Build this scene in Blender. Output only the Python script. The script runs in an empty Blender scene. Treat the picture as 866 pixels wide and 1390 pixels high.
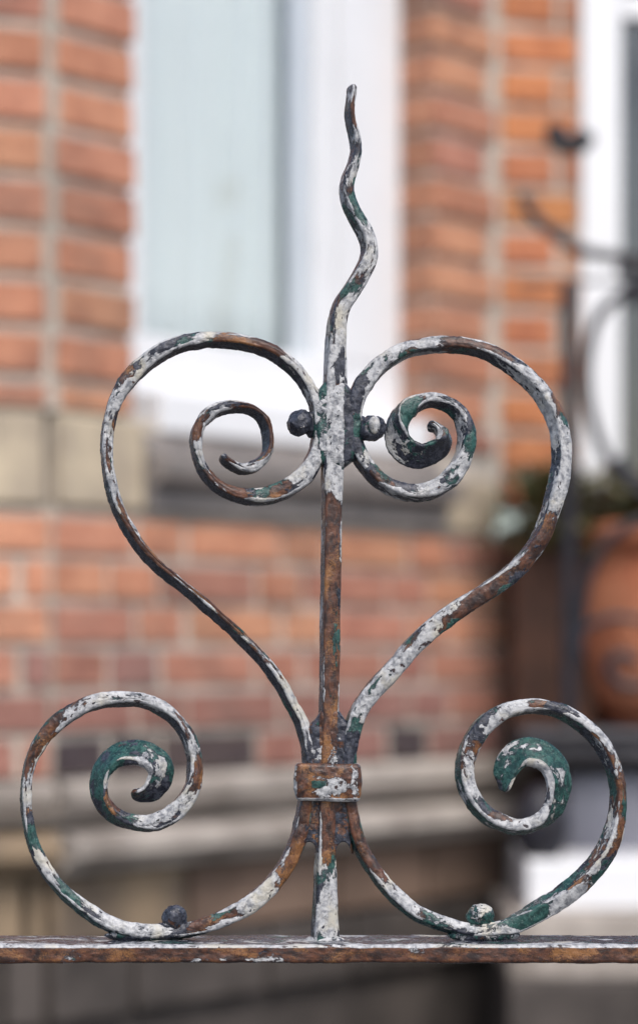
import bpy, bmesh, math, random
import numpy as np
from mathutils import Vector
random.seed(7); rng = np.random.default_rng(7)
sc = bpy.context.scene
C = sc.collection
R = math.radians

# ------------------------------------------------------------------ camera, sky, sun, exposure
EYE = 1.30; DIST = 1.414; FPX = 3300.0          # eye height, metres to the finial, focal length in photo pixels
cam = bpy.data.cameras.new('camera'); camo = bpy.data.objects.new('camera', cam); C.objects.link(camo)
camo.location = (0, -DIST, EYE); camo.rotation_euler = (R(90), 0, 0)
cam.sensor_fit = 'VERTICAL'; cam.sensor_height = 36; cam.lens = 36*FPX/1390
cam.shift_y = 190/1390
cam.clip_start = 0.05; cam.clip_end = 500
cam.dof.use_dof = True; cam.dof.focus_distance = DIST+0.003; cam.dof.aperture_fstop = 4.0
cam.dof.aperture_blades = 9
sc.camera = camo
w = bpy.data.worlds.new('World'); sc.world = w; w.use_nodes = True
nt = w.node_tree; bg = nt.nodes['Background']
sky = nt.nodes.new('ShaderNodeTexSky'); sky.sky_type = 'NISHITA'; sky.sun_disc = False
SUN_EL, SUN_AZ = R(52), R(160)                   # high, behind the camera to the right
sky.sun_elevation = SUN_EL; sky.sun_rotation = SUN_AZ
sky.air_density = 1.0; sky.dust_density = 3.0; sky.ozone_density = 1.0
nt.links.new(sky.outputs[0], bg.inputs[0]); bg.inputs[1].default_value = 0.13
sl = bpy.data.lights.new('sun', 'SUN'); sl.energy = 1.6; sl.angle = R(18); sl.color = (1.0, .965, .92)
so = bpy.data.objects.new('sun', sl); C.objects.link(so)
d = Vector((math.sin(SUN_AZ)*math.cos(SUN_EL), math.cos(SUN_AZ)*math.cos(SUN_EL), math.sin(SUN_EL)))
so.rotation_euler = d.to_track_quat('Z', 'Y').to_euler(); so.location = (0, -3, 6)
sc.view_settings.view_transform = 'Standard'; sc.view_settings.look = 'None'
sc.view_settings.exposure = 0.60; sc.view_settings.gamma = 1; sc.view_settings.use_curve_mapping = False

# ------------------------------------------------------------------ helpers
def tag(o, label=None, cat=None, group=None, kind=None):
    for k, v in (('label', label), ('category', cat), ('group', group), ('kind', kind)):
        if v: o[k] = v
    return o
def empty(name, loc, label=None, cat=None, group=None, kind=None):
    o = bpy.data.objects.new(name, None); C.objects.link(o); o.location = loc
    o.empty_display_size = .05
    return tag(o, label, cat, group, kind)
def link(name, me, m=None, parent=None, loc=(0, 0, 0), rotz=0):
    """loc is given in world space; parents are unrotated"""
    o = bpy.data.objects.new(name, me); C.objects.link(o)
    p = Vector((0, 0, 0)); q = parent
    while q: p += Vector(q.location); q = q.parent
    o.parent = parent; o.location = Vector(loc)-p; o.rotation_euler = (0, 0, rotz)
    if m and not me.materials: me.materials.append(m)
    return o
def mesh_from(V, F, smooth=True, name='mesh'):
    me = bpy.data.meshes.new(name)
    V = np.asarray(V, dtype=np.float32); F = np.asarray(F, dtype=np.int32)
    V = np.nan_to_num(V); me.vertices.add(len(V)); me.vertices.foreach_set('co', V.ravel())
    k = F.shape[1]
    me.loops.add(F.size); me.loops.foreach_set('vertex_index', F.ravel())
    me.polygons.add(len(F))
    me.polygons.foreach_set('loop_start', np.arange(len(F), dtype=np.int32)*k)
    me.update(calc_edges=True)
    me.polygons.foreach_set('use_smooth', np.full(len(me.polygons), smooth))
    return me
def set_attr(me, **kw):
    if 'pw' in kw and 'al' not in kw:
        co = np.zeros(len(me.vertices)*3, dtype=np.float32); me.vertices.foreach_get('co', co); co = co.reshape(-1, 3)
        kw.update(al=co[:, 0]*kw.pop('sx', 1.0), ac=co[:, 2], ad=co[:, 1])
    for k, v in kw.items():
        a = me.attributes.new(k, 'FLOAT', 'POINT'); a.data.foreach_set('value', np.asarray(v, dtype=np.float32))

def _hash(i, j, k, seed):
    h = (i*374761393 + j*668265263 + k*2147483647 + seed*1274126177) & 0xffffffff
    h = ((h ^ (h >> 13))*1274126177) & 0xffffffff
    h = h ^ (h >> 16)
    return (h & 0xffff)/65535.0
def vnoise(P, scale, seed=0):
    """smooth lattice noise, -1..1"""
    Q = np.asarray(P, dtype=np.float64)*scale + 1000.0
    I = np.floor(Q).astype(np.int64); f = Q-I; f = f*f*(3-2*f)
    out = 0
    for a in (0, 1):
        for b in (0, 1):
            for c in (0, 1):
                wgt = (f[:, 0] if a else 1-f[:, 0])*(f[:, 1] if b else 1-f[:, 1])*(f[:, 2] if c else 1-f[:, 2])
                out = out + wgt*_hash(I[:, 0]+a, I[:, 1]+b, I[:, 2]+c, seed)
    return out*2-1
def fbm(P, scale, seed=0, octs=3):
    s = 0; a = 1; t = 0
    for o in range(octs):
        s = s + a*vnoise(P, scale*2**o, seed+o*17); t += a; a *= .5
    return s/t

# ---- materials
def nodes(name):
    m = bpy.data.materials.new(name); m.use_nodes = True
    t = m.node_tree; b = t.nodes['Principled BSDF']
    return m, t, b
def N(t, typ, **kw):
    n = t.nodes.new(typ)
    for k, v in kw.items():
        if k.startswith('i_'): n.inputs[int(k[2:]) if k[2:].isdigit() else k[2:]].default_value = v
        else: setattr(n, k, v)
    return n
def noise_node(t, vec, scale, detail=4, rough=.6, dist=0, off=None):
    if off:
        ad = N(t, 'ShaderNodeVectorMath', operation='ADD'); t.links.new(vec, ad.inputs[0]); ad.inputs[1].default_value = off; vec = ad.outputs[0]
    n = N(t, 'ShaderNodeTexNoise'); t.links.new(vec, n.inputs['Vector'])
    n.inputs['Scale'].default_value = scale; n.inputs['Detail'].default_value = detail
    n.inputs['Roughness'].default_value = rough; n.inputs['Distortion'].default_value = dist
    return n.outputs['Fac']
def math_node(t, op, a, b=None, c=None, clamp=False):
    n = N(t, 'ShaderNodeMath', operation=op, use_clamp=clamp)
    for i, v in enumerate((a, b, c)):
        if v is None: continue
        if isinstance(v, (int, float)): n.inputs[i].default_value = v
        else: t.links.new(v, n.inputs[i])
    return n.outputs[0]
def remap(t, v, a, b, lo=0, hi=1, smooth=True):
    n = N(t, 'ShaderNodeMapRange', interpolation_type='SMOOTHSTEP' if smooth else 'LINEAR')
    t.links.new(v, n.inputs[0]); n.inputs[1].default_value = a; n.inputs[2].default_value = b
    n.inputs[3].default_value = lo; n.inputs[4].default_value = hi
    return n.outputs[0]
def mixc(t, f, a, b):
    n = N(t, 'ShaderNodeMix', data_type='RGBA')
    if isinstance(f, (int, float)): n.inputs[0].default_value = f
    else: t.links.new(f, n.inputs[0])
    for i, v in ((6, a), (7, b)):
        if isinstance(v, tuple): n.inputs[i].default_value = (*v, 1)
        else: t.links.new(v, n.inputs[i])
    return n.outputs[2]
def texco(t):
    return N(t, 'ShaderNodeTexCoord').outputs['Object']

def flaking_paint():
    """rusty iron under primer, green paint and flaking white paint; how much of each survives comes from vertex attributes"""
    m, t, b = nodes('flaking_paint')
    co = texco(t)
    cb = N(t, 'ShaderNodeCombineXYZ')
    for i_, nm in enumerate(('al', 'ac', 'ad')):
        a_ = N(t, 'ShaderNodeAttribute', attribute_name=nm); t.links.new(a_.outputs['Fac'], cb.inputs[i_])
    st = cb.outputs[0]
    at = lambda n: N(t, 'ShaderNodeAttribute', attribute_name=n).outputs['Fac']
    pw, pg, pn = at('pw'), at('pg'), at('pn')
    def comb(off, s1, s2):
        a = noise_node(t, st, s1, 3, .55, .3, off); c = noise_node(t, st, s2, 4, .65, .4, (off[1], off[0], off[2]))
        return math_node(t, 'ADD', math_node(t, 'MULTIPLY', a, .66), math_node(t, 'MULTIPLY', c, .34))
    def mask(attr, nz, k=.40, wid=.010):
        s = math_node(t, 'ADD', nz, math_node(t, 'MULTIPLY', math_node(t, 'SUBTRACT', attr, .5), k))
        return remap(t, s, .5-wid, .5+wid), remap(t, s, .5-.01, .5+.10)
    nw = comb((3.1, 0, 7.7), 85, 460); ng = comb((11.3, 5, 1.7), 95, 420); nn = comb((21.3, 9, 4.1), 80, 520)
    mw, mw2 = mask(pw, nw); mg, mg2 = mask(pg, ng); mn, mn2 = mask(pn, nn)
    big = noise_node(t, co, 45, 4, .6); mid = noise_node(t, co, 260, 6, .7, .3, (4, 4, 4)); fine = noise_node(t, co, 1500, 4, .7)
    streak = noise_node(t, st, 240, 6, .7, .4, (2, 7, 5)); lo = noise_node(t, st, 90, 4, .6, .3, (8, 1, 5))
    rust = mixc(t, remap(t, streak, .38, .66), (.024, .013, .012), (.125, .050, .028))
    rust = mixc(t, remap(t, math_node(t, 'ADD', math_node(t, 'MULTIPLY', lo, .6), math_node(t, 'MULTIPLY', fine, .4)), .51, .62), rust, (.25, .115, .042))
    navy = mixc(t, remap(t, mid, .38, .66), (.012, .014, .023), (.058, .063, .085))
    green = mixc(t, remap(t, mid, .36, .66), (.008, .030, .030), (.028, .098, .085))
    green = mixc(t, remap(t, noise_node(t, co, 600, 4, .7, 0, (9, 9, 1)), .56, .7), green, (.12, .19, .17))
    white = mixc(t, remap(t, mid, .34, .60), (.17, .178, .20), (.50, .505, .515))
    white = mixc(t, remap(t, noise_node(t, co, 700, 5, .75, .2, (1, 9, 1)), .58, .72, 0, .6), white, (.17, .175, .20))
    white = mixc(t, remap(t, big, .50, .68), white, (.48, .455, .39))
    base = mixc(t, mn, rust, navy); base = mixc(t, mg, base, green)
    # a rim of dark primer shows round each white flake
    rim = remap(t, math_node(t, 'ADD', nw, math_node(t, 'MULTIPLY', math_node(t, 'SUBTRACT', pw, .5), .40)), .462, .484)
    base = mixc(t, math_node(t, 'MULTIPLY', rim, .65), base, (.03, .032, .045))
    chips = remap(t, noise_node(t, st, 300, 3, .55, .5, (13, 2, 8)), .64, .655)
    mw = math_node(t, 'MULTIPLY', mw, math_node(t, 'SUBTRACT', 1, chips))
    base = mixc(t, mw, base, white)
    t.links.new(base, b.inputs['Base Color'])
    rg = math_node(t, 'ADD', math_node(t, 'MULTIPLY', mid, .45), .10)
    rg = math_node(t, 'ADD', rg, math_node(t, 'MULTIPLY', mw, .14))
    rg = math_node(t, 'SUBTRACT', rg, math_node(t, 'MULTIPLY', mn, .06))
    t.links.new(rg, b.inputs['Roughness'])
    h = math_node(t, 'MULTIPLY', mn, .35); h = math_node(t, 'ADD', h, math_node(t, 'MULTIPLY', mg, .5))
    h = math_node(t, 'ADD', h, math_node(t, 'MULTIPLY', mw, .8)); h = math_node(t, 'ADD', h, math_node(t, 'MULTIPLY', mw2, .35))
    h = math_node(t, 'ADD', h, math_node(t, 'MULTIPLY', mid, .9)); h = math_node(t, 'ADD', h, math_node(t, 'MULTIPLY', fine, .35))
    bp = N(t, 'ShaderNodeBump'); bp.inputs['Strength'].default_value = 1.0; bp.inputs['Distance'].default_value = .0006
    t.links.new(h, bp.inputs['Height']); t.links.new(bp.outputs[0], b.inputs['Normal'])
    b.inputs['Specular IOR Level'].default_value = .5
    return m
PAINT = flaking_paint()

def plain(name, col, rough=.7, var=.25, scale=14, bump=.0, col2=None, spec=.4):
    m, t, b = nodes(name); co = texco(t)
    n = noise_node(t, co, scale, 6, .65)
    c2 = col2 or tuple(c*(1-var) for c in col)
    c = mixc(t, remap(t, n, .35, .65), c2, col)
    t.links.new(c, b.inputs['Base Color']); b.inputs['Roughness'].default_value = rough
    b.inputs['Specular IOR Level'].default_value = spec
    if bump:
        bp = N(t, 'ShaderNodeBump'); bp.inputs['Distance'].default_value = bump
        t.links.new(noise_node(t, co, scale*6, 5, .7), bp.inputs['Height']); t.links.new(bp.outputs[0], b.inputs['Normal'])
    return m
def brick_mat():
    m, t, b = nodes('brick_clay'); co = N(t, 'ShaderNodeNewGeometry').outputs['Position']
    oi = N(t, 'ShaderNodeObjectInfo')
    n = noise_node(t, co, 22, 5, .65); n2 = noise_node(t, co, 90, 5, .7, 0, (5, 1, 2))
    dk = mixc(t, remap(t, n, .35, .7), (1, 1, 1), (.70, .62, .62))
    mul = N(t, 'ShaderNodeMix', data_type='RGBA', blend_type='MULTIPLY'); mul.inputs[0].default_value = 1
    t.links.new(oi.outputs['Color'], mul.inputs[6]); t.links.new(dk, mul.inputs[7])
    c = mixc(t, remap(t, n2, .58, .72, 0, .5), mul.outputs[2], (.42, .33, .27))
    soot = remap(t, noise_node(t, co, 3.2, 4, .6, .4, (2, 2, 2)), .46, .66, 0, .45)
    c = mixc(t, soot, c, (.12, .085, .07))
    t.links.new(c, b.inputs['Base Color']); b.inputs['Roughness'].default_value = .85
    bp = N(t, 'ShaderNodeBump'); bp.inputs['Distance'].default_value = .002
    t.links.new(n2, bp.inputs['Height']); t.links.new(bp.outputs[0], b.inputs['Normal'])
    return m
M = dict(
    brick=brick_mat(),
    mortar=plain('mortar', (.53, .475, .41), .9, .3, 9, .002),
    stone=plain('sandstone', (.56, .47, .34), .85, .35, 8, .002, (.36, .30, .23)),
    greystone=plain('grey_stone', (.43, .385, .345), .85, .4, 7, .002, (.23, .20, .175)),
    sillstone=plain('dark_sill_stone', (.30, .27, .25), .85, .4, 7, .002, (.17, .155, .15)),
    darkstone=plain('dark_base_stone', (.085, .072, .065), .85, .5, 6, .002),  # near-black stone for the base of house and steps
    tanstone=plain('tan_base_stone', (.27, .20, .13), .85, .4, 6, .002, (.13, .10, .075)),
    brownstone=plain('brown_base_stone', (.20, .135, .10), .85, .4, 6, .002),
    white=plain('white_gloss_paint', (.78, .79, .81), .35, .05, 5, 0),
    iron=plain('black_iron', (.022, .022, .032), .45, .4, 40, .0004, (.012, .011, .014)),
    brown=plain('dark_brown_board', (.085, .034, .018), .6, .5, 12, .001),
    terracotta=plain('terracotta', (.52, .22, .12), .8, .35, 12, .001, (.36, .12, .06)),
    pave=plain('pavement', (.13, .125, .12), .9, .3, 3, .002),
    curtain=plain('curtain_cloth', (.78, .82, .80), .9, .04, 3, 0),
    interior=plain('room_interior', (.60, .66, .66), .9, .3, 2, 0),
    darkroom=plain('dark_room', (.06, .065, .065), .9, .3, 2, 0),
    leaf=plain('leaf_green', (.06, .085, .025), .55, .5, 30, 0, (.11, .07, .03)),
    bluegrey=plain('blue_grey_stone', (.24, .245, .29), .7, .3, 6, .001),
    slab=plain('charcoal_slab', (.05, .05, .058), .7, .3, 6, .001),
)
def glass_mat(name, tint, gl):
    m, t, b = nodes(name); t.nodes.remove(b)
    out = t.nodes['Material Output']
    tr = N(t, 'ShaderNodeBsdfTransparent'); tr.inputs[0].default_value = (*tint, 1)
    g = N(t, 'ShaderNodeBsdfGlossy'); g.inputs['Roughness'].default_value = .03
    lw = N(t, 'ShaderNodeLayerWeight'); lw.inputs[0].default_value = .5
    f = math_node(t, 'ADD', math_node(t, 'MULTIPLY', math_node(t, 'POWER', lw.outputs['Facing'], 3.0), .6), gl, clamp=True)
    mx = N(t, 'ShaderNodeMixShader'); t.links.new(f, mx.inputs[0]); t.links.new(tr.outputs[0], mx.inputs[1]); t.links.new(g.outputs[0], mx.inputs[2])
    t.links.new(mx.outputs[0], out.inputs['Surface'])
    return m
M['glass'] = glass_mat('window_glass', (.96, .972, .98), .06)

# ---- mesh builders
def prism(poly, z0, z1, mat=None, bev=0, name='prism'):
    """vertical prism over a plan polygon"""
    bm = bmesh.new()
    lo = [bm.verts.new((x, y, z0)) for x, y in poly]; hi = [bm.verts.new((x, y, z1)) for x, y in poly]
    n = len(poly); bm.faces.new(lo[::-1]); bm.faces.new(hi)
    for i in range(n): bm.faces.new((lo[i], lo[(i+1) % n], hi[(i+1) % n], hi[i]))
    bmesh.ops.recalc_face_normals(bm, faces=bm.faces)
    if bev: bmesh.ops.bevel(bm, geom=list(bm.edges), offset=bev, segments=2, affect='EDGES', profile=.5)
    me = bpy.data.meshes.new(name); bm.to_mesh(me); bm.free()
    if mat: me.materials.append(mat)
    return me
def profile_run(prof, p0, p1, nrm, mat):
    """moulding: profile [(out, z)] swept straight from p0 to p1 (plan), out along nrm, closed at the back"""
    bm = bmesh.new(); rings = []
    for p in (p0, p1):
        rings.append([bm.verts.new((p[0]+nrm[0]*o, p[1]+nrm[1]*o, z)) for o, z in prof])
    n = len(prof)
    for i in range(n):
        bm.faces.new((rings[0][i], rings[0][(i+1) % n], rings[1][(i+1) % n], rings[1][i]))
    bm.faces.new(rings[0][::-1]); bm.faces.new(rings[1])
    bmesh.ops.recalc_face_normals(bm, faces=bm.faces)
    me = bpy.data.meshes.new('moulding'); bm.to_mesh(me); bm.free(); me.materials.append(mat)
    return me

# rounded rectangle section samples: (cornerx, cornery, rx, ry) and what side they lie on
def section_samples(nf=12, ns=10, nb=6, nc=4):
    S = []
    corners = [(1, 1), (-1, 1), (-1, -1), (1, -1)]
    faces = [nf, ns, nb, ns]; fid = ['front', 'side-', 'back', 'side+']
    for i, (cx, cy) in enumerate(corners):
        a0 = math.pi/2*i
        for k in range(nc+1):
            a = a0+math.pi/2*k/nc
            S.append((cx, cy, math.cos(a), math.sin(a), 1.0 if cy > 0 else 0))
        cx2, cy2 = corners[(i+1) % 4]; a = a0+math.pi/2
        for k in range(1, faces[i]):
            u = k/faces[i]
            S.append((cx*(1-u)+cx2*u, cy*(1-u)+cy2*u, math.cos(a), math.sin(a), 0))
    return np.array(S)
SEC = section_samples()
CODES = {  # white, green, primer
    'W': (.73, .34, .50), 'w': (.53, .28, .35), 'G': (.22, .98, .6), 'g': (.55, .80, .6), 'N': (.15, .22, 1.0), 'n': (.42, .35, .95),
    'S': (.16, .66, .95), 'T': (.17, .84, .9), 'R': (.06, .12, .18), 'r': (.32, .20, .22), 'm': (.46, .52, .75), 'o': (.20, .40, .15), 'b': (.58, .42, .98), 'C': (.9, .3, .2)}
def catmull(P, step):
    P = np.asarray(P, float); n = len(P)
    seg = np.linalg.norm(np.diff(P[:, :2], axis=0), axis=1); out = []
    Q = np.vstack([2*P[0]-P[1], P, 2*P[-1]-P[-2]])
    for i in range(n-1):
        k = max(1, int(round(seg[i]/step)))
        u = np.linspace(0, 1, k, endpoint=False)[:, None]
        p0, p1, p2, p3 = Q[i], Q[i+1], Q[i+2], Q[i+3]
        out.append(.5*((2*p1)+(-p0+p2)*u+(2*p0-5*p1+4*p2-p3)*u**2+(-p0+3*p1-3*p2+p3)*u**3))
    out.append(P[-1:]); return np.vstack(out)
VIEW = np.array([-.27, -.25])
def sweep(pts, D=DIST, Y=0.006, flip=1, depth=26, step=1.6, rad=4.3, auto=True, bump=1.0, side='N', sidein=None, twist=0, seed=0, attrs=True, endround=(6, 0)):
    """forged bar along photo-plane points (x, y, visible width, code[, extra roll, depth]); dimensions in photo px at distance D"""
    rows = []
    for p in pts:
        c = CODES[p[3]] if len(p) > 3 else CODES['N']
        rows.append([p[0], p[1], p[2], *c, p[4] if len(p) > 4 else 0, p[5] if len(p) > 5 else depth])
    A = catmull(rows, step); s = D/FPX; n = len(A)
    P = np.stack([(A[:, 0]-433)*s, (885-A[:, 1])*s], 1)
    T = np.gradient(P, axis=0); T /= np.linalg.norm(T, axis=1)[:, None]+1e-12
    k = 5; ker = np.ones(k)/k
    if n > 12:
        for j in (0, 1): T[2:-2, j] = np.convolve(T[:, j], ker, 'valid')
        T /= np.linalg.norm(T, axis=1)[:, None]
    Nn = np.stack([-T[:, 1], T[:, 0]], 1)
    phi = (np.arcsin(np.clip(Nn@VIEW, -.9, .9)) if auto else np.zeros(n)) + np.radians(A[:, 6])*flip
    dd = A[:, 7].copy(); ww = (A[:, 2]*.93-dd*np.abs(np.sin(phi)))/np.maximum(np.cos(phi), .3)
    ww = np.maximum(ww, 7 if A[:, 2].max() > 12 else 2); ww = np.minimum(ww, np.maximum(A[:, 2], 7))
    L = np.concatenate([[0], np.cumsum(np.linalg.norm(np.diff(P, axis=0), axis=1))])/s
    e = np.ones(n)
    if endround[0]: e = np.minimum(e, np.sqrt(np.clip(1-(1-np.clip(L/endround[0], 0, 1))**2, .02, 1)))
    if endround[1]: e = np.minimum(e, np.sqrt(np.clip(1-(1-np.clip((L[-1]-L)/endround[1], 0, 1))**2, .02, 1)))
    ww *= e; dd = dd*e
    r = np.minimum(rad, np.minimum(ww, dd)*.45)
    cx, cy, rx, ry, ed = SEC.T
    u = (cx[None]*(ww/2-r)[:, None]+rx[None]*r[:, None])*s
    v = (cy[None]*(dd/2-r)[:, None]+ry[None]*r[:, None])*s
    # slight crown on the front face
    v = v + np.where(ry[None] > .5, (1-np.clip(np.abs(cx[None]), 0, 1)**2)*.9*s*bump, 0)
    cph, sph = np.cos(phi)[:, None], np.sin(phi)[:, None]
    un = u*cph - v*sph; vb = u*sph + v*cph
    X = P[:, 0:1]+un*Nn[:, 0:1]; Z = P[:, 1:2]+un*Nn[:, 1:2]
    Yy = (D-DIST)+Y - vb
    V = np.stack([X, Yy, Z], 2)
    m = len(SEC)
    flat = V.reshape(-1, 3)
    # normals of section for displacement
    nx = rx[None]*cph-ry[None]*sph; nb = rx[None]*sph+ry[None]*cph
    NN = np.stack([nx*Nn[:, 0:1], -nb, nx*Nn[:, 1:2]], 2).reshape(-1, 3)
    if bump:
        dsp = fbm(flat, 55, 3+seed, 2)*1.3 + fbm(flat, 170, 9+seed, 2)*1.1 + fbm(flat, 600, 5+seed, 2)*.6
        flat = flat + NN*(dsp*s*bump)[:, None]
    i = np.arange(n-1)[:, None]*m; j = np.arange(m)[None]; j2 = (j+1) % m
    F = np.stack([i+j, i+j2, i+m+j2, i+m+j], 2).reshape(-1, 4)
    # caps as quads to a centre vertex pair
    c0 = len(flat); V2 = np.vstack([flat, V[0].mean(0), V[-1].mean(0)])
    jj = np.arange(0, m, 2)
    cap0 = np.stack([np.full(len(jj), c0), (jj+2) % m, (jj+1) % m, jj], 1)
    cap1 = np.stack([np.full(len(jj), c0+1), (n-1)*m+jj, (n-1)*m+(jj+1) % m, (n-1)*m+(jj+2) % m], 1)
    F = np.vstack([F, cap0, cap1])
    me = mesh_from(V2, F)
    if attrs:
        fr = np.clip((ry+.15)/.6, 0, 1)[None]                  # 1 on the front face, 0 on the sides
        wts = []
        sc_out = np.array(CODES[side]); sc_in = np.array(CODES[sidein or side])
        inner = (rx*flip > 0)[None]
        for c in range(3):
            sd = np.where(inner, sc_in[c], sc_out[c])
            lat = np.sin(L*.021+seed*1.7+c*2.1)+.7*np.sin(L*.057+seed+c*1.3)          # flakes keep to one arris for a while
            a = (A[:, 3+c][:, None] + (.34 if c == 0 else .22)*lat[:, None]*(np.clip(un/s/12, -1, 1)))*fr + sd*(1-fr)
            if c == 0:
                # more white along the front arrises, varying along the bar
                ex = ed[None]*(np.abs(rx*ry)*2)[None]
                a = a + ex*(.22+.30*np.sin(L[:, None]*.031+seed)+.15*np.sin(L[:, None]*.11+seed*2))
            wts.append(np.concatenate([a.ravel(), a[0, :1], a[-1, :1]]))
        # coordinates along and round the bar, so that old paint wears in streaks along it
        peri = np.concatenate([[0], np.cumsum(np.linalg.norm(np.diff(np.stack([u, v], 2)[n//2], axis=0), axis=1))])
        al = np.repeat((L*s*.50)[:, None], m, 1)
        # wrap the girth on a circle so the pattern closes behind
        th = peri/peri[-1]*2*np.pi*(m-1)/m; rr = peri[-1]/6.28*1.15
        ac = np.repeat((np.cos(th)*rr)[None], n, 0)+seed*.37; ad = np.repeat((np.sin(th)*rr)[None], n, 0)
        cat_ = lambda q: np.concatenate([q.ravel(), q[0, :1], q[-1, :1]])
        set_attr(me, pw=wts[0], pg=wts[1], pn=wts[2], al=cat_(al), ac=cat_(ac), ad=cat_(ad))
    return me

def blob(cx, cy, rx, ry, rz, code, D=DIST, Y=.006, facets=0, seed=0, amp=1.0, half=False, flatfront=0, sub=5):
    """lumpy ball in photo px; rx across, ry up, rz deep"""
    s = D/FPX
    bm = bmesh.new(); bmesh.ops.create_icosphere(bm, subdivisions=sub, radius=1)
    P = np.array([v.co[:] for v in bm.verts])
    if facets:
        rr = np.random.default_rng(seed+5); dirs = rr.normal(size=(facets, 3)); dirs /= np.linalg.norm(dirs, axis=1)[:, None]
        for dv in dirs:
            t = P@dv; over = np.clip(t-.90, 0, None); P = P - over[:, None]*dv*.85
    if flatfront:
        over = np.clip(-P[:, 1]-flatfront, 0, None); P[:, 1] += over*.9
    Q = P*np.array([rx, rz, ry])*s
    base = np.array([(cx-433)*s, (D-DIST)+Y, (885-cy)*s])
    W = Q+base
    dsp = fbm(W, 120, seed, 3)*amp*1.5 + fbm(W, 500, seed+3, 2)*amp*.6
    W = W + P/np.linalg.norm(P, axis=1)[:, None]*(dsp*s)[:, None]
    F = np.array([[v.index for v in f.verts] for f in bm.faces]); bm.free()
    me = mesh_from(W, F)
    c = CODES[code] if isinstance(code, str) else code
    if c:
        k = len(W); set_attr(me, pw=np.full(k, c[0]), pg=np.full(k, c[1]), pn=np.full(k, c[2]))
    return me
def grid_slab(outline, codefn, thick, Y=.006, seed=0, amp=1.2, D=DIST, yexp=8, step=1.5, arch=None):
    """lumpy filled web: outline = rows (y, xleft, xright) in px; front bulges toward the viewer"""
    s = D/FPX; O = np.array(outline, float)
    ys = np.arange(O[0, 0], O[-1, 0]+step, step); xl = np.interp(ys, O[:, 0], O[:, 1]); xr = np.interp(ys, O[:, 0], O[:, 2])
    nu = 40; u = np.linspace(0, 1, nu)
    X = xl[:, None]+(xr-xl)[:, None]*u; Yp = np.repeat(ys[:, None], nu, 1)
    if arch:
        fr_ = np.linspace(0, 1, len(ys))[:, None]**3
        Yp = Yp - fr_*arch(X)
    edge = np.sqrt(np.clip(1-(2*u-1)**6, 0, 1))[None]*np.sqrt(np.clip(1-(2*np.linspace(0, 1, len(ys))-1)**yexp, 0, 1))[:, None]
    half = thick/2*edge
    allV = []
    for sg in (-1, 1):
        V = np.stack([(X-433)*s, (D-DIST)+Y+sg*half*s, (885-Yp)*s], 2).reshape(-1, 3)
        dsp = (fbm(V, 90, seed, 3)*amp*1.6+fbm(V, 420, seed+2, 2)*amp*.8)*edge.ravel()
        V[:, 1] += sg*dsp*s*.9; V[:, 0] += fbm(V, 150, seed+8, 2)*amp*s*.7
        allV.append(V)
    ny = len(ys); k = ny*nu
    i = (np.arange(ny-1)[:, None]*nu+np.arange(nu-1)[None]).ravel()
    Ff = np.stack([i, i+nu, i+nu+1, i+1], 1); Fb = np.stack([i, i+1, i+nu+1, i+nu], 1)+k
    me = mesh_from(np.vstack(allV), np.vstack([Ff, Fb]))
    ws = np.array([codefn(x, y) for x, y in zip(X.ravel(), Yp.ravel())]); ws = np.vstack([ws, ws])
    set_attr(me, pw=ws[:, 0], pg=ws[:, 1], pn=ws[:, 2])
    return me

# ------------------------------------------------------------------ setting: ground
def at(px, py, D): return Vector(((px-433)/FPX*D, D-DIST, EYE+(885-py)/FPX*D))
def zof(py, D): return EYE+(885-py)/FPX*D
g = prism([(-30, -30), (30, -30), (30, 30), (-30, 30)], -.2, 0, M['pave'])
tag(link('pavement', g), kind='structure')

# ------------------------------------------------------------------ the brick house behind
house = empty('brick_house', (-.3, 2.3, 0), 'blurred red brick house with canted bay, stone bands and white framed windows', 'house')
TH = R(50); DB = 4.10
def plane_D(px, d0=DB, th=TH): return d0/(1-math.tan(th)*(px-433)/FPX)
def plan(px, D): return np.array([(px-433)/FPX*D, D-DIST])
def on_plane(px): return plan(px, plane_D(px))
dirB = np.array([math.cos(TH), math.sin(TH)]); nB = np.array([math.sin(TH), -math.cos(TH)])     # along, outward
corner = on_plane(72)
TA = R(22); dirA = np.array([math.cos(TA), math.sin(TA)]); nA = np.array([math.sin(TA), -math.cos(TA)])
pWL = on_plane(181); pWR = on_plane(590); pEnd = on_plane(672); pEndLow = on_plane(712)
sW0 = np.dot(pWL-corner, dirB); sW1 = np.dot(pWR-corner, dirB); sE = np.dot(pEnd-corner, dirB); sEL = np.dot(pEndLow-corner, dirB)
TD = R(14); dirD = np.array([math.cos(TD), math.sin(TD)]); nD = np.array([math.sin(TD), -math.cos(TD)])

# unit brick meshes: bevelled, slightly uneven, shared between bricks of a kind
def unit_brick(seed):
    bm = bmesh.new(); bmesh.ops.create_cube(bm, size=1)
    rr = random.Random(seed)
    for v in bm.verts: v.co += Vector((rr.uniform(-.012, .012), rr.uniform(-.03, .03), rr.uniform(-.03, .03)))
    bmesh.ops.bevel(bm, geom=list(bm.edges), offset=.035, segments=1, affect='EDGES')
    me = bpy.data.meshes.new('brick'); bm.to_mesh(me); bm.free(); me.materials.append(M['brick']); return me
UB = [unit_brick(i) for i in range(6)]
def lerp(a, b, t): return tuple(a[i]*(1-t)+b[i]*t for i in range(3))
RED = [(.55, .26, .155), (.52, .235, .14), (.50, .23, .145), (.58, .285, .165), (.46, .21, .145)]
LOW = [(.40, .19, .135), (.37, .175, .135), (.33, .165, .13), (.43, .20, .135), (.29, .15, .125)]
ORANGE = [(.54, .215, .09), (.51, .195, .085), (.48, .185, .09), (.56, .235, .09)]
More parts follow.
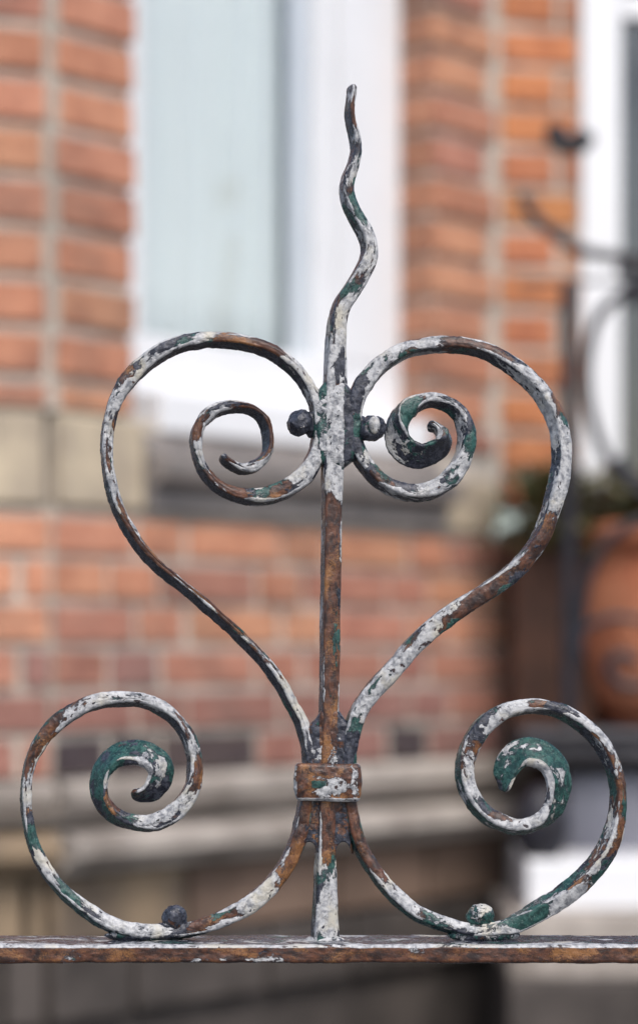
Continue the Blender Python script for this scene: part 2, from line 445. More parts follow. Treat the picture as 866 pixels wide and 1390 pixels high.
def lay_bricks(parent, origin, direc, nrm, s0, s1, z0, z1, pal, pitch=.075, bl=.215, jt=.016, phase=0, start=0, special=None):
    ang = math.atan2(direc[1], direc[0]); hgt = pitch-jt; row = start
    z = z1
    while z-hgt > z0-.03:
        zb, zt = max(z-hgt, z0), z
        if zt-zb > .015:
            s = s0 - (0 if row % 2 == 0 else (bl*.75+jt)) - phase
            k = row
            while s < s1:
                L = bl if k % 2 == 0 else (bl-jt)/2
                a, b_ = max(s, s0), min(s+L, s1)
                if b_-a > .02:
                    mid = (a+b_)/2; p = origin+direc*mid; zz = (zb+zt)/2
                    cfn = pal(mid, zz) if callable(pal) else pal
                    col = random.choice(cfn); f = random.uniform(.88, 1.12)
                    o = bpy.data.objects.new('brick', random.choice(UB)); C.objects.link(o)
                    o.parent = parent; pp = Vector((p[0], p[1], zz)) + Vector((nrm[0], nrm[1], 0))*(-.048+random.uniform(0, .004))
                    q = parent; base = Vector((0, 0, 0))
                    while q: base += Vector(q.location); q = q.parent
                    o.location = pp-base; o.rotation_euler = (0, 0, ang)
                    o.scale = (b_-a, .1, zt-zb); o.color = (col[0]*f, col[1]*f, col[2]*f, 1)
                s += L+jt; k += 1
        z -= pitch; row += 1
BZ = zof(690, 3.63)          # top of the lower brickwork 1.514
SZ = zof(556, 3.63)          # top of the stone band
PZ = zof(1056, 3.63)         # bottom of the lower brickwork
TOPZ = 2.75
far = corner - dirA*.9
backfar = far - nA*.5
# mortar bodies
def wall(name, a, b, nrm, z0, z1, mat, parent, thick=.25, setback=.004):
    a2, b2 = a-nrm*setback, b-nrm*setback
    return link(name, prism([tuple(a2), tuple(b2), tuple(b2-nrm*thick), tuple(a2-nrm*thick)], z0, z1, mat), None, parent)
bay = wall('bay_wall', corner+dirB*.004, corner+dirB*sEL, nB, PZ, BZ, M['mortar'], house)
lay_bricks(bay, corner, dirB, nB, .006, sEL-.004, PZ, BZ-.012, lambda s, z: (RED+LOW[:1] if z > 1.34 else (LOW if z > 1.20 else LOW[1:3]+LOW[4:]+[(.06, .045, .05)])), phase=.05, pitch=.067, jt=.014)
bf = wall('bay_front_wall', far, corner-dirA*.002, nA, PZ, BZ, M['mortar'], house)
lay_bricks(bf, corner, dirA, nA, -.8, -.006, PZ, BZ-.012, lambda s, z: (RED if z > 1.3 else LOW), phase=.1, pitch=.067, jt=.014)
pier = wall('pier_wall', corner+dirB*.004, corner+dirB*(sW0-.006), nB, SZ, TOPZ, M['mortar'], house, thick=.12)
lay_bricks(pier, corner, dirB, nB, .010, sW0, SZ+.005, TOPZ, RED[:4], phase=-.008, start=0)
pf = wall('pier_front_wall', far, corner-dirA*.002, nA, SZ, TOPZ, M['mortar'], house, thick=.12)
lay_bricks(pf, corner, dirA, nA, -.8, -.010, SZ+.005, TOPZ, RED, phase=.06)
# right pier beside the window, its reveal turning inward
INS = .084
rp = link('pier_wall', prism([tuple(pWR+dirB*.006-nB*.007), tuple(corner+dirB*sE-nB*.007), tuple(corner+dirB*sE-nB*.3), tuple(pWR+dirB*.006-nB*.3)], BZ, TOPZ, M['mortar']), None, house)
lay_bricks(rp, corner, dirB, nB, sW1+.002, sE-.004, SZ+.005, TOPZ, RED, phase=.0)
lay_bricks(rp, pWR, -nB, -dirB, .004, INS+.01, SZ+.005, TOPZ, [(.46, .22, .13), (.42, .20, .12)], bl=.11, phase=.0)
# stone band: two blocks at the left pier, one on the right
def stone_block(parent, org, direc, nrm, s0, s1, z0, z1, mat, out=.006, th=.15):
    a = org+direc*s0+nrm*out; b = org+direc*s1+nrm*out
    return link('stone_block', prism([tuple(a), tuple(b), tuple(b-nrm*th), tuple(a-nrm*th)], z0, z1, mat, .006), None, parent)
band = link('stone_band', prism([tuple(corner+dirB*.01-nB*.012), tuple(corner+dirB*(sE)-nB*.012), tuple(corner+dirB*(sE)-nB*.2), tuple(corner+dirB*.01-nB*.2)], BZ+.001, SZ-.001, M['mortar']), None, house)
stone_block(band, corner, dirB, nB, .014, sW0+.022, BZ+.004, SZ-.004, M['stone'])
stone_block(band, corner, dirA, nA, -.42, -.014, BZ+.004, SZ-.004, M['stone'])
stone_block(band, corner, dirA, nA, -.85, -.43, BZ+.004, SZ-.004, M['stone'])
stone_block(band, corner, dirB, nB, sW1+.02, sE-.004, BZ+.004, BZ+.10, M['stone'])
# stone sill mouldings under the window
prof = [(-.1, BZ+.004), (.014, BZ+.004), (.016, BZ+.045), (.045, BZ+.055), (.052, BZ+.085), (.030, BZ+.092), (.006, BZ+.098), (.004, BZ+.126), (-.1, BZ+.126)]
link('window_sill', profile_run(prof, corner+dirB*(sW0+.026), corner+dirB*(sW1+.016), nB, M['sillstone']), None, house)
# plinth mouldings
def plinth(z1, z0, out, name='plinth_moulding', mat=M['greystone'], mat2=None):
    h = z1-z0
    pr = [(-.12, z0), (out*.35, z0), (out*.55, z0+h*.22), (out, z0+h*.45), (out, z0+h*.85), (out*.6, z1), (-.12, z1)]
    link(name, profile_run(pr, corner+dirB*0.0, corner+dirB*(sEL-.02), nB, mat), None, house)
    link(name, profile_run(pr, far, corner-dirA*.003, nA, mat2 or mat), None, house)
plinth(PZ-.004, PZ-.066, .030)
plinth(PZ-.082, PZ-.145, .055, mat2=M['tanstone'])
base = wall('base_wall', corner, corner+dirB*(sEL+.01), nB, 0, PZ-.001, M['darkstone'], house, setback=.03)
base2 = wall('base_wall', far, corner-dirA*.004, nA, 0, PZ-.001, M['darkstone'], house, setback=.03)
for row, (z1, z0) in enumerate(((PZ-.150, PZ-.255), (PZ-.262, PZ-.37))):
    s = .01 - row*.1
    while s < sEL:
        L = random.uniform(.2, .36); a = max(s, .01); b_ = min(s+L, sEL)
        if b_-a > .05:
            stone_block(base, corner, dirB, nB, a, b_, z0, z1, (M['tanstone'] if a < .12 else M['brownstone']) if row == 0 and a < .72 else (M['stone'] if a < .86 else M['brownstone']) if row == 0 else M['darkstone'], out=-.004, th=.06)
        s += L+.012
    s = -.8
    while s < -.02:
        L = random.uniform(.2, .3); b_ = min(s+L, -.012)
        stone_block(base2, corner, dirA, nA, s, b_, z0, z1, M['tanstone'] if row == 0 else M['darkstone'], out=-.004, th=.06); s += L+.012

# main wall to the right of the bay
oD = corner+dirB*sE
house_r = wall('main_wall', oD-dirD*.05, oD+dirD*.165, nD, zof(690, 4.6), TOPZ, M['mortar'], house, thick=.2)
lay_bricks(house_r, oD, dirD, nD, .012, .16, zof(690, 4.6), TOPZ, lambda s, z: ORANGE if s > .05 else ORANGE+RED[:3], phase=.05, bl=.215)

# ---- windows
def quad_box(p0, direc, nrm, s0, s1, z0, z1, o0, o1, mat, bev=.003):
    a = p0+direc*s0; b = p0+direc*s1
    return prism([tuple(a+nrm*o1), tuple(b+nrm*o1), tuple(b+nrm*o0), tuple(a+nrm*o0)], z0, z1, mat, bev)
wp = pWR-nB*INS                                      # window plane, right end at the reveal
def wz(py, px):
    # height on the window plane seen at photo point
    k = (px-433)/FPX; t = (wp[0]-k*(wp[1]+DIST))/(dirB[0]-k*dirB[1]); return zof(py, wp[1]+DIST-dirB[1]*t), t
gz, _ = wz(468, 300)
Wn = link('window', quad_box(wp, dirB, nB, -.70, .01, gz-.17, TOPZ, -.10, -.09, M['interior'], 0), None, house)
fr = lambda s0, s1, z0, z1, o0, o1: link('frame', quad_box(wp, dirB, nB, s0, s1, z0, z1, o0, o1, M['white']), None, Wn)
fr(-.175, -.006, gz-.0, TOPZ, -.05, .012)            # broad right jamb
fr(-.222, -.179, gz-.0, TOPZ, -.03, .000)
fr(-.276, -.15, gz-.0, TOPZ, -.030, -.0175)
fr(-.70, -.665, gz-.0, TOPZ, -.04, .006)              # left jamb
fr(-.70, -.006, gz-.095, gz-.002, -.05, .014)        # bottom rail
link('sill', quad_box(wp, dirB, nB, -.70, -.004, gz-.165, gz-.098, -.05, .080, M['white'], .006), None, Wn)
link('pane', quad_box(wp, dirB, nB, -.664, -.224, gz, TOPZ, -.016, -.012, M['glass'], 0), None, Wn)
# curtain: pleated cloth behind the pane
n = 260; ss = np.linspace(-.70, -.268, n); zz = np.linspace(gz-.05, TOPZ, 8)
V = []
for z in zz:
    for s in ss:
        o = -.055+.012*math.sin(s*95)+.006*math.sin(s*210+1)+.004*math.sin(s*41+z)
        p = wp+dirB*s+nB*o; V.append((p[0], p[1], z))
V = np.array(V); i = (np.arange(7)[:, None]*n+np.arange(n-1)[None]).ravel()
cu = link('curtain', mesh_from(V, np.stack([i, i+1, i+n+1, i+n], 1)), M['curtain'])
md = cu.modifiers.new('thickness', 'SOLIDIFY'); md.thickness = .0015
tag(cu, 'pale pleated curtain hanging behind the glass of the large blurred window', 'curtain')
# window 2 in the main wall
p2 = oD+dirD*.168
W2 = link('window', quad_box(p2, dirD, nD, 0, .6, zof(700, 4.7), TOPZ, -.14, -.13, M['darkroom'], 0), None, house)
f2 = lambda s0, s1, z0, z1, o0=-.06, o1=.004: link('frame', quad_box(p2, dirD, nD, s0, s1, z0, z1, o0, o1, M['white']), None, W2)
f2(0, .078, zof(690, 4.7), TOPZ)
f2(.080, .6, zof(52, 4.7), zof(20, 4.7))
link('sill', quad_box(p2, dirD, nD, 0.0, .6, zof(720, 4.7), zof(693, 4.7), -.06, .05, M['white'], .004), None, W2)
link('pane', quad_box(p2, dirD, nD, .079, .6, zof(692, 4.7), zof(54, 4.7), -.03, -.026, M['glass'], 0), None, W2)

# shaded recess below the second window: shade painted as a dark brown panel
link('shaded_recess', prism([tuple(oD+dirB*.06), tuple(oD+dirB*.06+dirD*.7), tuple(oD+dirB*.06+dirD*.7-nD*.1), tuple(oD+dirB*.06-nD*.1)], 0, zof(722, 4.7), M['brown'], .002), None, house)

# ------------------------------------------------------------------ balcony guard, pot, plants, steps (all blurred)
DG = 4.15
guard = empty('iron_balcony_guard', at(790, 1010, DG), 'black wrought iron balcony guard with scrolls, out of focus at the right edge', 'balcony guard')
def iron(name, pts, wdt, dep=None, D=DG, parent=guard):
    wdt *= 1.3
    me = sweep([(x, y, wdt) for x, y in pts], D=D, Y=0, depth=dep or wdt, step=4, rad=wdt*.4, auto=False, bump=.3, attrs=False, endround=(3, 3))
    return link(name, me, M['iron'], parent, (0, 0, EYE))
iron('post', [(771, 380), (771, 700), (771, 1005)], 17)
iron('rail', [(700, 384), (790, 382), (900, 380)], 5)
iron('rail', [(700, 1000), (790, 1000), (900, 1000)], 22)
iron('scroll', [(757, 168), (754, 182), (762, 194), (777, 196), (790, 190), (797, 178)], 24)
iron('scroll', [(706, 262), (722, 290), (748, 315), (785, 338), (830, 348), (900, 350)], 13)
iron('scroll', [(900, 372), (850, 395), (812, 430), (797, 480), (796, 530), (806, 580), (826, 625), (850, 655), (900, 690)], 12)
iron('scroll', [(836, 370), (858, 362), (876, 375), (870, 400), (848, 410)], 14)
iron('scroll', [(900, 700), (850, 715), (815, 745), (795, 790), (786, 850), (784, 900)], 12)
iron('scroll', [(784, 860), (806, 846), (836, 838), (870, 842), (900, 850)], 9)
iron('scroll', [(866, 905), (850, 890), (832, 892), (826, 912), (846, 930), (880, 932)], 12)
iron('scroll', [(900, 655), (856, 648), (838, 620)], 12)
# cast foot under the guard
link('foot', blob(735, 1120, 38, 55, 30, None, D=DG, Y=0, amp=.5, sub=4), M['iron'], guard, (0, 0, EYE))
# pot
def lathe(prof, c, nseg=48):
    V = []; 
    for r, z in prof:
        for k in range(nseg):
            a = 2*math.pi*k/nseg; V.append((c[0]+r*math.cos(a), c[1]+r*math.sin(a), c[2]+z))
    m = len(prof); F = []
    for i in range(m-1):
        for k in range(nseg):
            F.append((i*nseg+k, i*nseg+(k+1) % nseg, (i+1)*nseg+(k+1) % nseg, (i+1)*nseg+k))
    return mesh_from(V, F)
pc = at(902, 985, 4.42)
pot = link('terracotta_pot', lathe([(.0, 0), (.10, 0), (.135, .06), (.155, .15), (.15, .25), (.135, .315), (.135, .32), (.158, .325), (.160, .36), (.150, .365), (.140, .36), (.13, .30), (0, .29)], (0, 0, 0)), M['terracotta'], None, tuple(pc))
tag(pot, 'large round terracotta pot behind the black balcony scrolls', 'plant pot')
box = link('brown_planter', prism([(-.075, -.06), (.075, -.06), (.075, .06), (-.075, .06)], 0, .36, M['brown'], .006), None, None, tuple(at(748, 1000, 4.45)))
tag(box, 'dark brown planter box between the brick bay and the terracotta pot', 'planter')
def plant(name, cx, cy, D, wx, hz, nleaf, label, size=.03):
    rr = random.Random(int(cx)); V = []; F = []
    base = at(cx, cy, D)
    for k in range(nleaf):
        c = Vector((rr.gauss(0, wx*.45), rr.gauss(0, .04), rr.uniform(0, hz)))
        a = rr.uniform(0, 6.28); t = rr.uniform(-.6, 1.0); L = size*rr.uniform(.6, 1.3)
        dx = Vector((math.cos(a)*math.cos(t), math.sin(a)*math.cos(t), math.sin(t))); sx = dx.cross(Vector((rr.uniform(-1, 1), rr.uniform(-1, 1), 1))).normalized()*L*.3
        i = len(V); V += [c, c+dx*L*.5+sx, c+dx*L, c+dx*L*.5-sx]; F.append((i, i+1, i+2, i+3))
    th = empty(name, base, label, 'plant')
    tag(link('foliage', mesh_from(V, F, False), M['leaf'], th, tuple(base)), kind='stuff')
    for k in range(3):
        x = cx+(k-1)*18
        link('stem', sweep([(x, cy, 6), (x+(k-1)*6, cy-40, 5), (x+(k-1)*14, cy-75, 3)], D=D, Y=0, depth=6, step=8, rad=2, auto=False, bump=0, attrs=False), M['brown'], th, (0, 0, EYE))
    return th
plant('leafy_plant', 880, 735, 4.42, .16, .12, 1100, 'blurred green plant growing in the terracotta pot')
plant('leafy_plant', 748, 750, 4.40, .09, .15, 700, 'blurred dark plant growing in the brown planter box')
# slab and steps
def block(name, x0, x1, y0, y1, D, depth, mat, label, cat, bev=.006):
    a, b = at(x0, y1, D), at(x1, y0, D)
    o = link(name, prism([(a.x, a.y), (b.x, a.y), (b.x, a.y+depth), (a.x, a.y+depth)], a.z, b.z, mat, bev))
    return tag(o, label, cat)
block('stone_slab', 706, 980, 1006, 1036, 4.25, .55, M['slab'], 'dark stone slab carrying the pot and the balcony guard', 'slab')
block('stone_step', 770, 980, 1052, 1160, 4.30, .5, M['bluegrey'], 'blue grey stone step above the white step', 'step')
block('white_step', 715, 980, 1168, 1236, 4.10, .7, M['white'], 'white painted step at the lower right behind the railing', 'step')
block('stone_footing', 690, 980, 1240, 1330, 4.06, .8, M['greystone'], 'grey stone footing under the white painted step', 'footing')
block('dark_base', 690, 980, 1334, 1700, 4.02, .9, M['darkstone'], 'dark stone base at the bottom right below the steps', 'base')

# ------------------------------------------------------------------ the wrought iron railing in focus
RZ = EYE-.1681
rail_thing = empty('wrought_iron_railing', (0, .006, RZ-.03), 'rusty wrought iron railing top with heart scrolls and wavy spike, flaking white and green paint', 'railing')
def part(name, me, label=None):
    # world-space mesh, EYE added
    o = link(name, me, PAINT, rail_thing, (0, 0, EYE))
    if label: o['label'] = label
    return o
# top rail
def make_rail():
    x0, x1 = -.62, .62; n = 1000; xs = np.linspace(x0, x1, n)
    h, dpt, r = .0105, .050, .0020
    S = section_samples(24, 10, 6, 4); cx, cy, rx, ry, ed = S.T
    # section axes: u = up, v = toward the viewer
    u = cx*(h/2-r)+rx*r; v = cy*(dpt/2-r)+ry*r
    m = len(S)
    V = np.zeros((n, m, 3)); V[:, :, 0] = xs[:, None]; V[:, :, 1] = .005-v[None]; V[:, :, 2] = (-.1681-h/2)+u[None]
    NN = np.zeros_like(V); NN[:, :, 1] = -ry[None]; NN[:, :, 2] = rx[None]
    fl = V.reshape(-1, 3); nn = NN.reshape(-1, 3)
    d = (fbm(fl, 30, 2, 2)*1.0+fbm(fl, 90, 3, 2)*.7+fbm(fl, 300, 4, 3)*.5)*.0006
    fl = fl+nn*d[:, None]
    i = np.arange(n-1)[:, None]*m; j = np.arange(m)[None]; j2 = (j+1) % m
    F = np.stack([i+j, i+m+j, i+m+j2, i+j2], 2).reshape(-1, 4)
    me = mesh_from(fl, F)
    front = ry > .6; top = rx > .6
    X = np.repeat(xs[:, None], m, 1)
    hgt = np.repeat(u[None], n, 0)
    pw = np.where(front[None], .12, .34); pg = np.where(front[None], .10, .35); pn = np.where(front[None], .15, .97)
    # white remnants low on the front face, more white along the arris
    px = X*2333+433
    pw = pw + np.where(front[None], .50*np.exp(-((hgt+.0030)/.0018)**2)*(np.exp(-((px-330)/70)**2)+.8*np.exp(-((px-730)/30)**2)), 0)
    ar = (ed > 0) & (rx > .15)
    pw = np.where(ar[None], .80+.1*np.sin(px*.05), pw)
    pg = np.broadcast_to(pg, pw.shape); pn = np.broadcast_to(pn, pw.shape)
    set_attr(me, pw=pw.ravel(), pg=pg.ravel(), pn=pn.ravel(), sx=.5)
    return me
part('rail', make_rail())

# centre bar and wavy spike
spike = [(478.5, 111, 6, 'R'), (477, 128, 10.5, 'r'), (474.5, 146, 14, 'R'), (476.3, 164, 16, 'R'), (481.5, 184, 19, 'W'), (483, 202, 19, 'w'), (479.5, 221, 20, 'W'), (472.5, 240, 22, 'W'),
    (470.5, 258, 23, 'w'), (475.5, 277, 24, 'G'), (485, 296, 25, 'G'), (495.5, 314.5, 26, 'W'), (501, 333, 26, 'w'), (499.5, 351, 27, 'W'), (490, 371.7, 27, 'W'), (477, 392.6, 27, 'g'), (464, 413.5, 28, 'W'),
    (458, 434, 29, 'W'), (456, 455, 31, 'W'), (455, 475, 32, 'W'), (455, 495, 33, 'n'), (455, 515, 34, 'W'), (454, 540, 35, 'W'), (453.5, 565, 35, 'W'), (453, 585, 35, 'm'), (452, 610, 34, 'W'), (451, 640, 33, 'W'),
    (450.5, 665, 32, 'w'), (450, 690, 31, 'R'), (449.5, 730, 30, 'R'), (449, 780, 30, 'R'), (448, 830, 30, 'R'), (447.5, 880, 30, 'R'), (447, 930, 30, 'R'), (446, 980, 30, 'R'), (445, 1040, 30, 'R'), (443, 1090, 30, 'R'), (442, 1130, 30, 'R'), (441.5, 1165, 31, 'r'), (441.5, 1185, 33, 'g'), (441.5, 1215, 35, 'm'), (441, 1245, 38, 'W'), (441, 1278, 42, 'g')]
part('spike_bar', sweep([(p[0], p[1], p[2]*1.08, p[3], (0 if p[1] > 480 else -4)) for p in spike], flip=1, side='n', sidein='N', depth=27, seed=1, bump=.5, endround=(7, 0)))

# heart scrolls
lh = [(299, 617, 12, 'N'), (308.5, 627, 17, 'R', 0), (328, 636, 18, 'W'), (347.7, 630, 19, 'W', 8), (361.5, 614.5, 20, 'w', 12), (363, 591, 21, 'R', 16), (356.5, 569, 21, 'r', 12), (340, 555.5, 20, 'R', 6), (316, 551, 20, 'r'), (292.8, 556, 20, 'W'), (276, 568.4, 20, 'w'), (267, 587, 21, 'R'), (265.5, 606.7, 21, 'W', -2), (271, 630, 22, 'W', -4), (283, 648, 23, 'r', -4), (300.6, 663, 24, 'R', -4), (324, 672, 26, 'R', -3), (351.6, 674, 27, 'm', -2), (375, 668, 28, 'R'), (398.8, 656, 28, 'w'), (416.4, 640, 28, 'W'), (427, 620, 27, 'W'), (432, 600, 26, 'm'), (433, 575, 26, 'g'),
    (430, 551.7, 26, 'W'), (420, 528, 26, 'W', 5), (404.6, 504.6, 26, 'W', 8), (383, 486, 26, 'r', 8), (359.5, 472.4, 26, 'R', 6), (332, 464, 26, 'w', 4), (304.5, 460, 26, 'R', 4), (277, 460, 26, 'g', 4), (249.6, 464.4, 26, 'm', 4), (222, 475, 26, 'n', 4), (197, 491.5, 25, 'm', 2), (175, 512.5, 25, 'w'), (159, 536, 24, 'W'), (149, 563.5, 23, 'w'), (144, 595, 23, 'w'), (144.5, 626, 23, 'w'), (150, 657.7, 23, 'W', -3), (159, 689, 23, 'r', -5), (180, 728, 23, 'R', -6), (207, 762, 23, 'R', -8), (237, 788, 23, 'R', -10), (267, 812, 23, 'R', -10), (297, 838, 23, 'r', -10), (327, 865.7, 23, 'w', -8), (355, 895, 24, 'r', -8), (377, 923, 24, 'w', -8), (393, 951.5, 24, 'W', -6), (410, 984.8, 25, 'n', -5), (419, 1018, 26, 'n'), (422, 1055, 26, 'R'), (419, 1075, 26, 'R')]
part('heart_scroll', sweep(lh, flip=1, side='N', seed=2), 'left heart scroll, rust brown and white with a thin tight inner curl')
rh = [(580, 577, 9, 'N', 20, 20), (590, 579, 15, 'w', 0, 26), (600, 587, 20, 'w', -20, 30), (603, 599, 28, 'N', -38, 36), (592, 611, 30, 'G', -40, 38), (572, 618, 32, 'n', -38, 40), (553, 612, 35, 'n', -38, 40), (541, 598, 37, 'm', -36, 40), (539, 580, 36, 'g', -28, 38), (546, 562, 34, 'G', -12, 32), (562, 548, 27, 'G', 2, 28), (584, 542, 26, 'W', 10), (607, 547, 27, 'g', 12), (624, 561, 29, 'W', 22), (633, 581, 30, 'n', 22), (633, 602, 30, 'm', 12), (626, 627, 28, 'g', 2), (609, 650, 28, 'b', -3), (585.5, 665, 28, 'W', -4), (556.4, 668, 29, 'b', -4), (529.4, 660, 28, 'w', -4), (508.6, 645, 28, 'r', -2), (492, 624, 28, 'b'), (482, 602, 28, 'N'), (479, 579.6, 28, 'G'), (480.5, 554.7, 27, 'N'),
    (488, 529.8, 28, 'N', 4), (504.4, 506, 28, 'n', 6), (526, 487, 27, 'g', 6), (552, 473.5, 27, 'w', 5), (585.5, 466.8, 27, 'W', 4), (618.7, 466.8, 27, 'R', 4), (652, 472.5, 28, 'R', 6), (680, 485, 30, 'r', 10), (708, 504.7, 31, 'W', 12), (732, 527.6, 32, 'W', 14), (750, 555.7, 32, 'w', 16), (760.5, 584.8, 33, 'W', 16), (763.5, 617, 33, 'w', 18), (760, 650.3, 33, 'W', 16), (752, 679.4, 32, 'W', 14), (744.5, 703, 31, 'o', 12), (735, 728, 30, 'R', 10), (713, 760, 29, 'r', 8), (683.5, 787.3, 29, 'o', 6), (649.8, 810, 28, 'R', 6), (616, 831, 28, 'o', 5), (582.4, 857, 28, 'w', 5), (560, 878, 28, 'w', 4), (536, 906.7, 28, 'W', 4), (511.8, 932, 28, 'g', 4), (493, 956, 27, 'b', 2), (480.8, 982, 27, 'g'), (474.9, 1008, 27, 'N'), (472, 1035, 26, 'N'), (471, 1075, 26, 'R')]
part('heart_scroll', sweep(rh, flip=-1, side='N', sidein='n', seed=3), 'right heart scroll, greener, with a thicker inner curl')

# lower C scrolls with flared, twisted snub ends
lc = [(177, 1077, 10, 'r', -8, 22), (190, 1080, 18, 'W', -25, 28), (205, 1075, 30, 'W', -44, 36), (216, 1060, 38, 'W', -62, 40), (217, 1043, 41, 'w', -66, 42), (204, 1028, 41, 'W', -62, 42), (182, 1021, 41, 'N', -56, 42), (158, 1026, 38, 'G', -40, 42), (140, 1042, 36, 'G', -34, 40), (133, 1065, 34, 'W', -26, 38), (138, 1090, 32, 'R', -18, 34), (156, 1109, 29, 'R', -10, 30), (183, 1118, 28, 'n', -4), (207.8, 1118, 28, 'g'), (231, 1107.8, 28, 'W'), (249, 1090.5, 27, 'W', 2), (260.6, 1069, 27, 'w', 3), (264, 1044.7, 27, 'w', 4), (261, 1020.5, 27, 'W', 6), (252.6, 997, 27, 'r', 8), (237, 976, 26, 'o', 8), (217, 961, 26, 'g', 6), (193, 951.4, 26, 'w', 4), (166, 949, 26, 'W', 3), (138.6, 951.4, 25, 'W', 2), (111.8, 959, 25, 'w'), (86.9, 974, 24, 'w'), (64.3, 994, 24, 'r'), (47, 1020.5, 23, 'o'), (37, 1050, 22, 'r'), (34, 1079, 22, 'w'), (35.5, 1107, 22, 'r'), (41, 1134.8, 23, 'G', 4), (51, 1162.5, 24, 'W', 6), (67.5, 1190, 25, 'W', 4), (88, 1213.4, 26, 'G'), (115, 1236, 28, 'n', -3), (143, 1254, 29, 'n', -4), (173, 1264, 28, 'b', -2), (205, 1267, 27, 'b'), (240, 1266, 26, 'n'), (265, 1262, 26, 'r'), (289, 1253.5, 26, 'w', 3), (317, 1241.5, 26, 'w', 3), (345, 1224, 26, 'W', 3), (370, 1200, 26, 'w', 3), (392, 1168.7, 27, 'R', 3), (404.5, 1139, 28, 'R', 2), (411, 1113, 28, 'R'), (415, 1085, 26, 'R'), (417, 1060, 26, 'R')]
part('lower_scroll', sweep(lc, flip=1, side='S', sidein='N', seed=4), 'lower left C scroll ending in a dark green snub curl')
rc = [(686, 1076, 10, 'W', -8, 20), (686, 1062, 20, 'W', -30, 28), (687, 1046, 32, 'G', -45, 38), (697, 1029, 41, 'G', -56, 42), (715, 1021, 46, 'W', -62, 44), (739, 1027, 46, 'W', -66, 44), (755, 1045, 44, 'W', -66, 44), (760, 1069, 41, 'w', -60, 42), (752, 1097, 37, 'W', -46, 38), (735, 1114, 30, 'W', -16, 32), (712, 1123, 28, 'W', -8, 28), (689, 1121, 29, 'W', -4), (664, 1109, 30, 'w', -4), (645, 1090, 30, 'b', -4), (633.5, 1065, 30, 'W', -4), (631, 1039, 30, 'w', -3), (637, 1015.8, 29, 'r', -2), (650.4, 993.7, 28, 'b'), (670, 975, 27, 'W'), (696, 963, 26, 'W', 2), (725.3, 959.3, 26, 'R', 3), (755, 964, 26, 'N', 6), (780.5, 976, 27, 'W', 8), (803, 994, 28, 'w', 10), (822, 1018, 28, 'R', 12), (834.5, 1047, 28, 'w', 12), (840, 1078, 28, 'o', 12), (838, 1112, 30, 'r', 16), (828, 1147, 33, 'w', 22), (809, 1177, 35, 'w', 28), (787, 1200, 36, 'r', 30), (761.6, 1220, 36, 'g', 28), (735, 1236, 34, 'G', 20), (705.5, 1253, 30, 'G', 10), (679, 1262, 27, 'm'), (646, 1265, 26, 'm'), (613, 1259, 27, 'b'), (578, 1247, 28, 'g', 2), (555, 1233, 28, 'W', 3), (532.3, 1212, 27, 'w', 3), (510.5, 1186, 26, 'r', 3), (492.6, 1157.6, 26, 'R', 2), (482.4, 1131.7, 26, 'R', 2), (476.7, 1108, 26, 'R'), (473, 1085, 26, 'R'), (471, 1060, 26, 'R')]
part('lower_scroll', sweep(rc, flip=-1, side='T', sidein='m', seed=5), 'lower right C scroll ending in a bright green snub curl')

# welded webs between the bars
def cf_top(x, y):
    if x > 467: return (.26, .30, .98)
    if x > 444: return (.72, .55, .6)
    return (.40+.12*math.sin(y*.13+x*.07), .95, .75)
part('weld', grid_slab([(514, 442, 466), (530, 430, 478), (555, 424, 485), (600, 424, 487), (622, 430, 484), (636, 444, 466)], cf_top, 28, Y=.0053, seed=11, amp=1.5))
part('weld', grid_slab([(962, 437, 458), (976, 428, 468), (988, 414, 482), (1010, 413, 484), (1044, 413, 484)], lambda x, y: (.33, .15, .66 if x < 434 or x > 458 else .28), 26, Y=.0058, seed=12, amp=1.6, yexp=16))
part('weld', grid_slab([(1080, 410, 484), (1100, 410, 483), (1120, 408, 480), (1140, 406, 478), (1160, 404, 480)], lambda x, y: (.05, .12, .50), 24, Y=.0068, seed=13, yexp=24,  # lower web painted dark to hold the collar's shade
     arch=lambda X: 17*np.maximum(np.clip(1-((X-420)/11)**2, 0, 1)**.6, np.clip(1-((X-466)/11)**2, 0, 1)**.6)))
# weld beads where the scrolls meet the rail
part('weld', blob(185, 1271, 46, 9, 13, 'n', seed=21, amp=3))
part('weld', blob(655, 1271, 50, 9, 13, 'm', seed=22, amp=3))
part('weld', blob(441, 1277, 27, 6, 18, 'b', seed=23, amp=1.2))
# ball rivets
part('ball', blob(408, 574, 18.5, 18.5, 18, 'N', seed=31, facets=16, amp=2.2, Y=.003), 'dark round ball beside the left heart scroll')
part('ball', blob(506, 581, 18, 18.5, 19, 'N', seed=32, facets=16, amp=2.2, Y=.003, flatfront=.8), 'flat faced ball beside the right heart scroll')
part('ball', blob(236.5, 1247, 18.5, 17.5, 17, (.12, .3, .8), seed=33, facets=12, amp=2.2), 'rusty dark ball on the lower left scroll')
part('ball', blob(652, 1246, 20, 18, 18, (.30, .98, .8), seed=34, facets=12, amp=2.2), 'green ball on the lower right scroll')
part('weld', blob(422, 575, 8, 17, 12, 'N', seed=41, amp=2.5, sub=4))
part('weld', blob(490, 580, 9, 17, 12, 'N', seed=42, amp=2.5, sub=4))
part('weld', blob(236, 1257, 24, 6, 12, 'n', seed=43, amp=2.5, sub=4))
part('weld', blob(652, 1257, 26, 6, 12, 'g', seed=44, amp=2.5, sub=4))
part('paint_spot', blob(508, 578, 7.5, 12, 4, 'W', seed=35, Y=-.0045, sub=4))

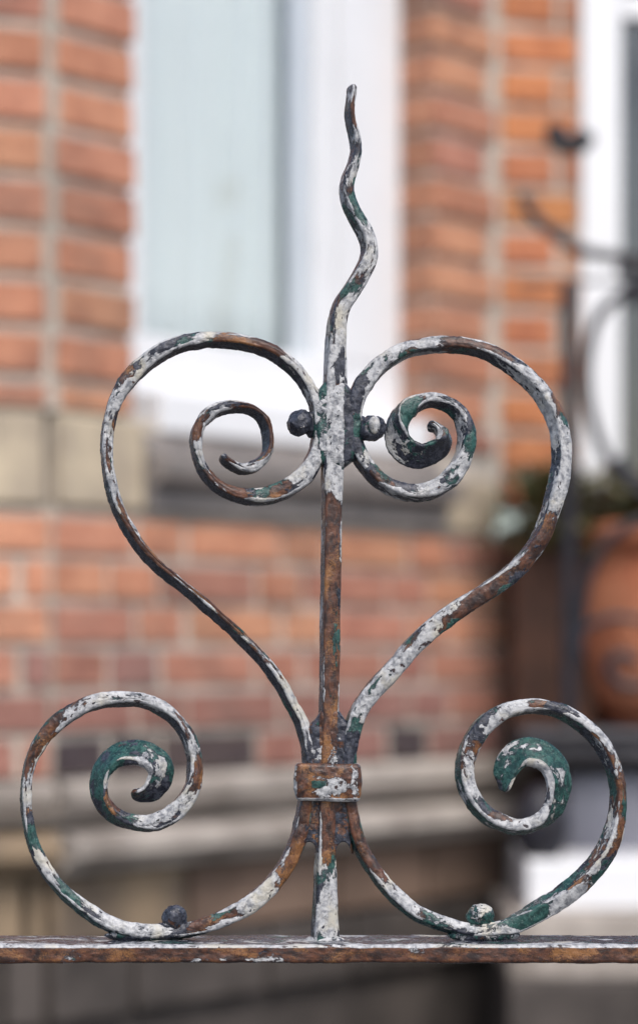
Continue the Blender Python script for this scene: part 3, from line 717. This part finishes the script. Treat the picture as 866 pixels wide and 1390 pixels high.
# collar: rounded strap box wrapped round the three bars
def make_collar():
    s = DIST/FPX; S = section_samples(60, 34, 30, 6); cx, cy, rx, ry, ed = S.T
    hw, hd, r = 43.5, 23, 7; ys = np.linspace(1037, 1088, 44); n = len(ys); m = len(S)
    u = cx*(hw-r)+rx*r; v = cy*(hd-r)+ry*r
    t = np.linspace(-1, 1, n); sh = 1-.11*np.clip(np.abs(t)-.86, 0, 1)/.14
    inset = np.clip(np.abs(t)-.80, 0, 1)/.20
    V = np.zeros((n, m, 3)); 
    V[:, :, 0] = ((u[None]-rx[None]*inset[:, None]**2*3)+445-433+ (t*0)[:, None])*s
    V[:, :, 1] = .0065-((v[None]-ry[None]*inset[:, None]**2*3))*s
    V[:, :, 2] = (885-ys)[:, None]*s
    fl = V.reshape(-1, 3); NN = np.zeros_like(V); NN[:, :, 0] = rx; NN[:, :, 1] = -ry; nn = NN.reshape(-1, 3)
    bul = 2.6*(1-np.repeat(t[:, None], m, 1).ravel()**2)
    fl = fl+nn*((bul+fbm(fl, 70, 8, 2)*1.6+fbm(fl, 300, 6, 3)*1.1)*s)[:, None]; fl[:, 2] += fbm(fl, 60, 14, 2)*2.6*s
    i = np.arange(n-1)[:, None]*m; j = np.arange(m)[None]; j2 = (j+1) % m
    F = [tuple(q) for q in np.stack([i+j, i+j2, i+m+j2, i+m+j], 2).reshape(-1, 4)]
    c0 = len(fl); fl = np.vstack([fl, fl[:m].mean(0), fl[-m:].mean(0)])
    for k in range(0, m, 2):
        F.append((c0, (k+2) % m, (k+1) % m, k)); F.append((c0+1, (n-1)*m+k, (n-1)*m+(k+1) % m, (n-1)*m+(k+2) % m))
    me = mesh_from(fl, F)
    X = fl[:, 0]/s+433; Y = 885-fl[:, 2]/s; fr = fl[:, 1] < .0
    d1 = np.exp(-(((X-448)/24)**4+((Y-1067)/13)**4)); d2 = np.exp(-(((X-482)/6)**4+((Y-1062)/18)**4))
    pw = .22+.62*d1+.40*d2; pw = np.where(fr, pw, .6); pw = np.where((X < 403) | (Y > 1083), .75, pw)
    g_ = np.exp(-(((X-434)/11)**4+((Y-1064)/6)**4)); pw = pw-.55*g_; 
    set_attr(me, pw=pw, pg=.12+.85*g_, pn=np.where(fr, .12, .8))
    return me
part('collar', make_collar(), 'rusty collar strap binding the bars, with a cream paint patch')
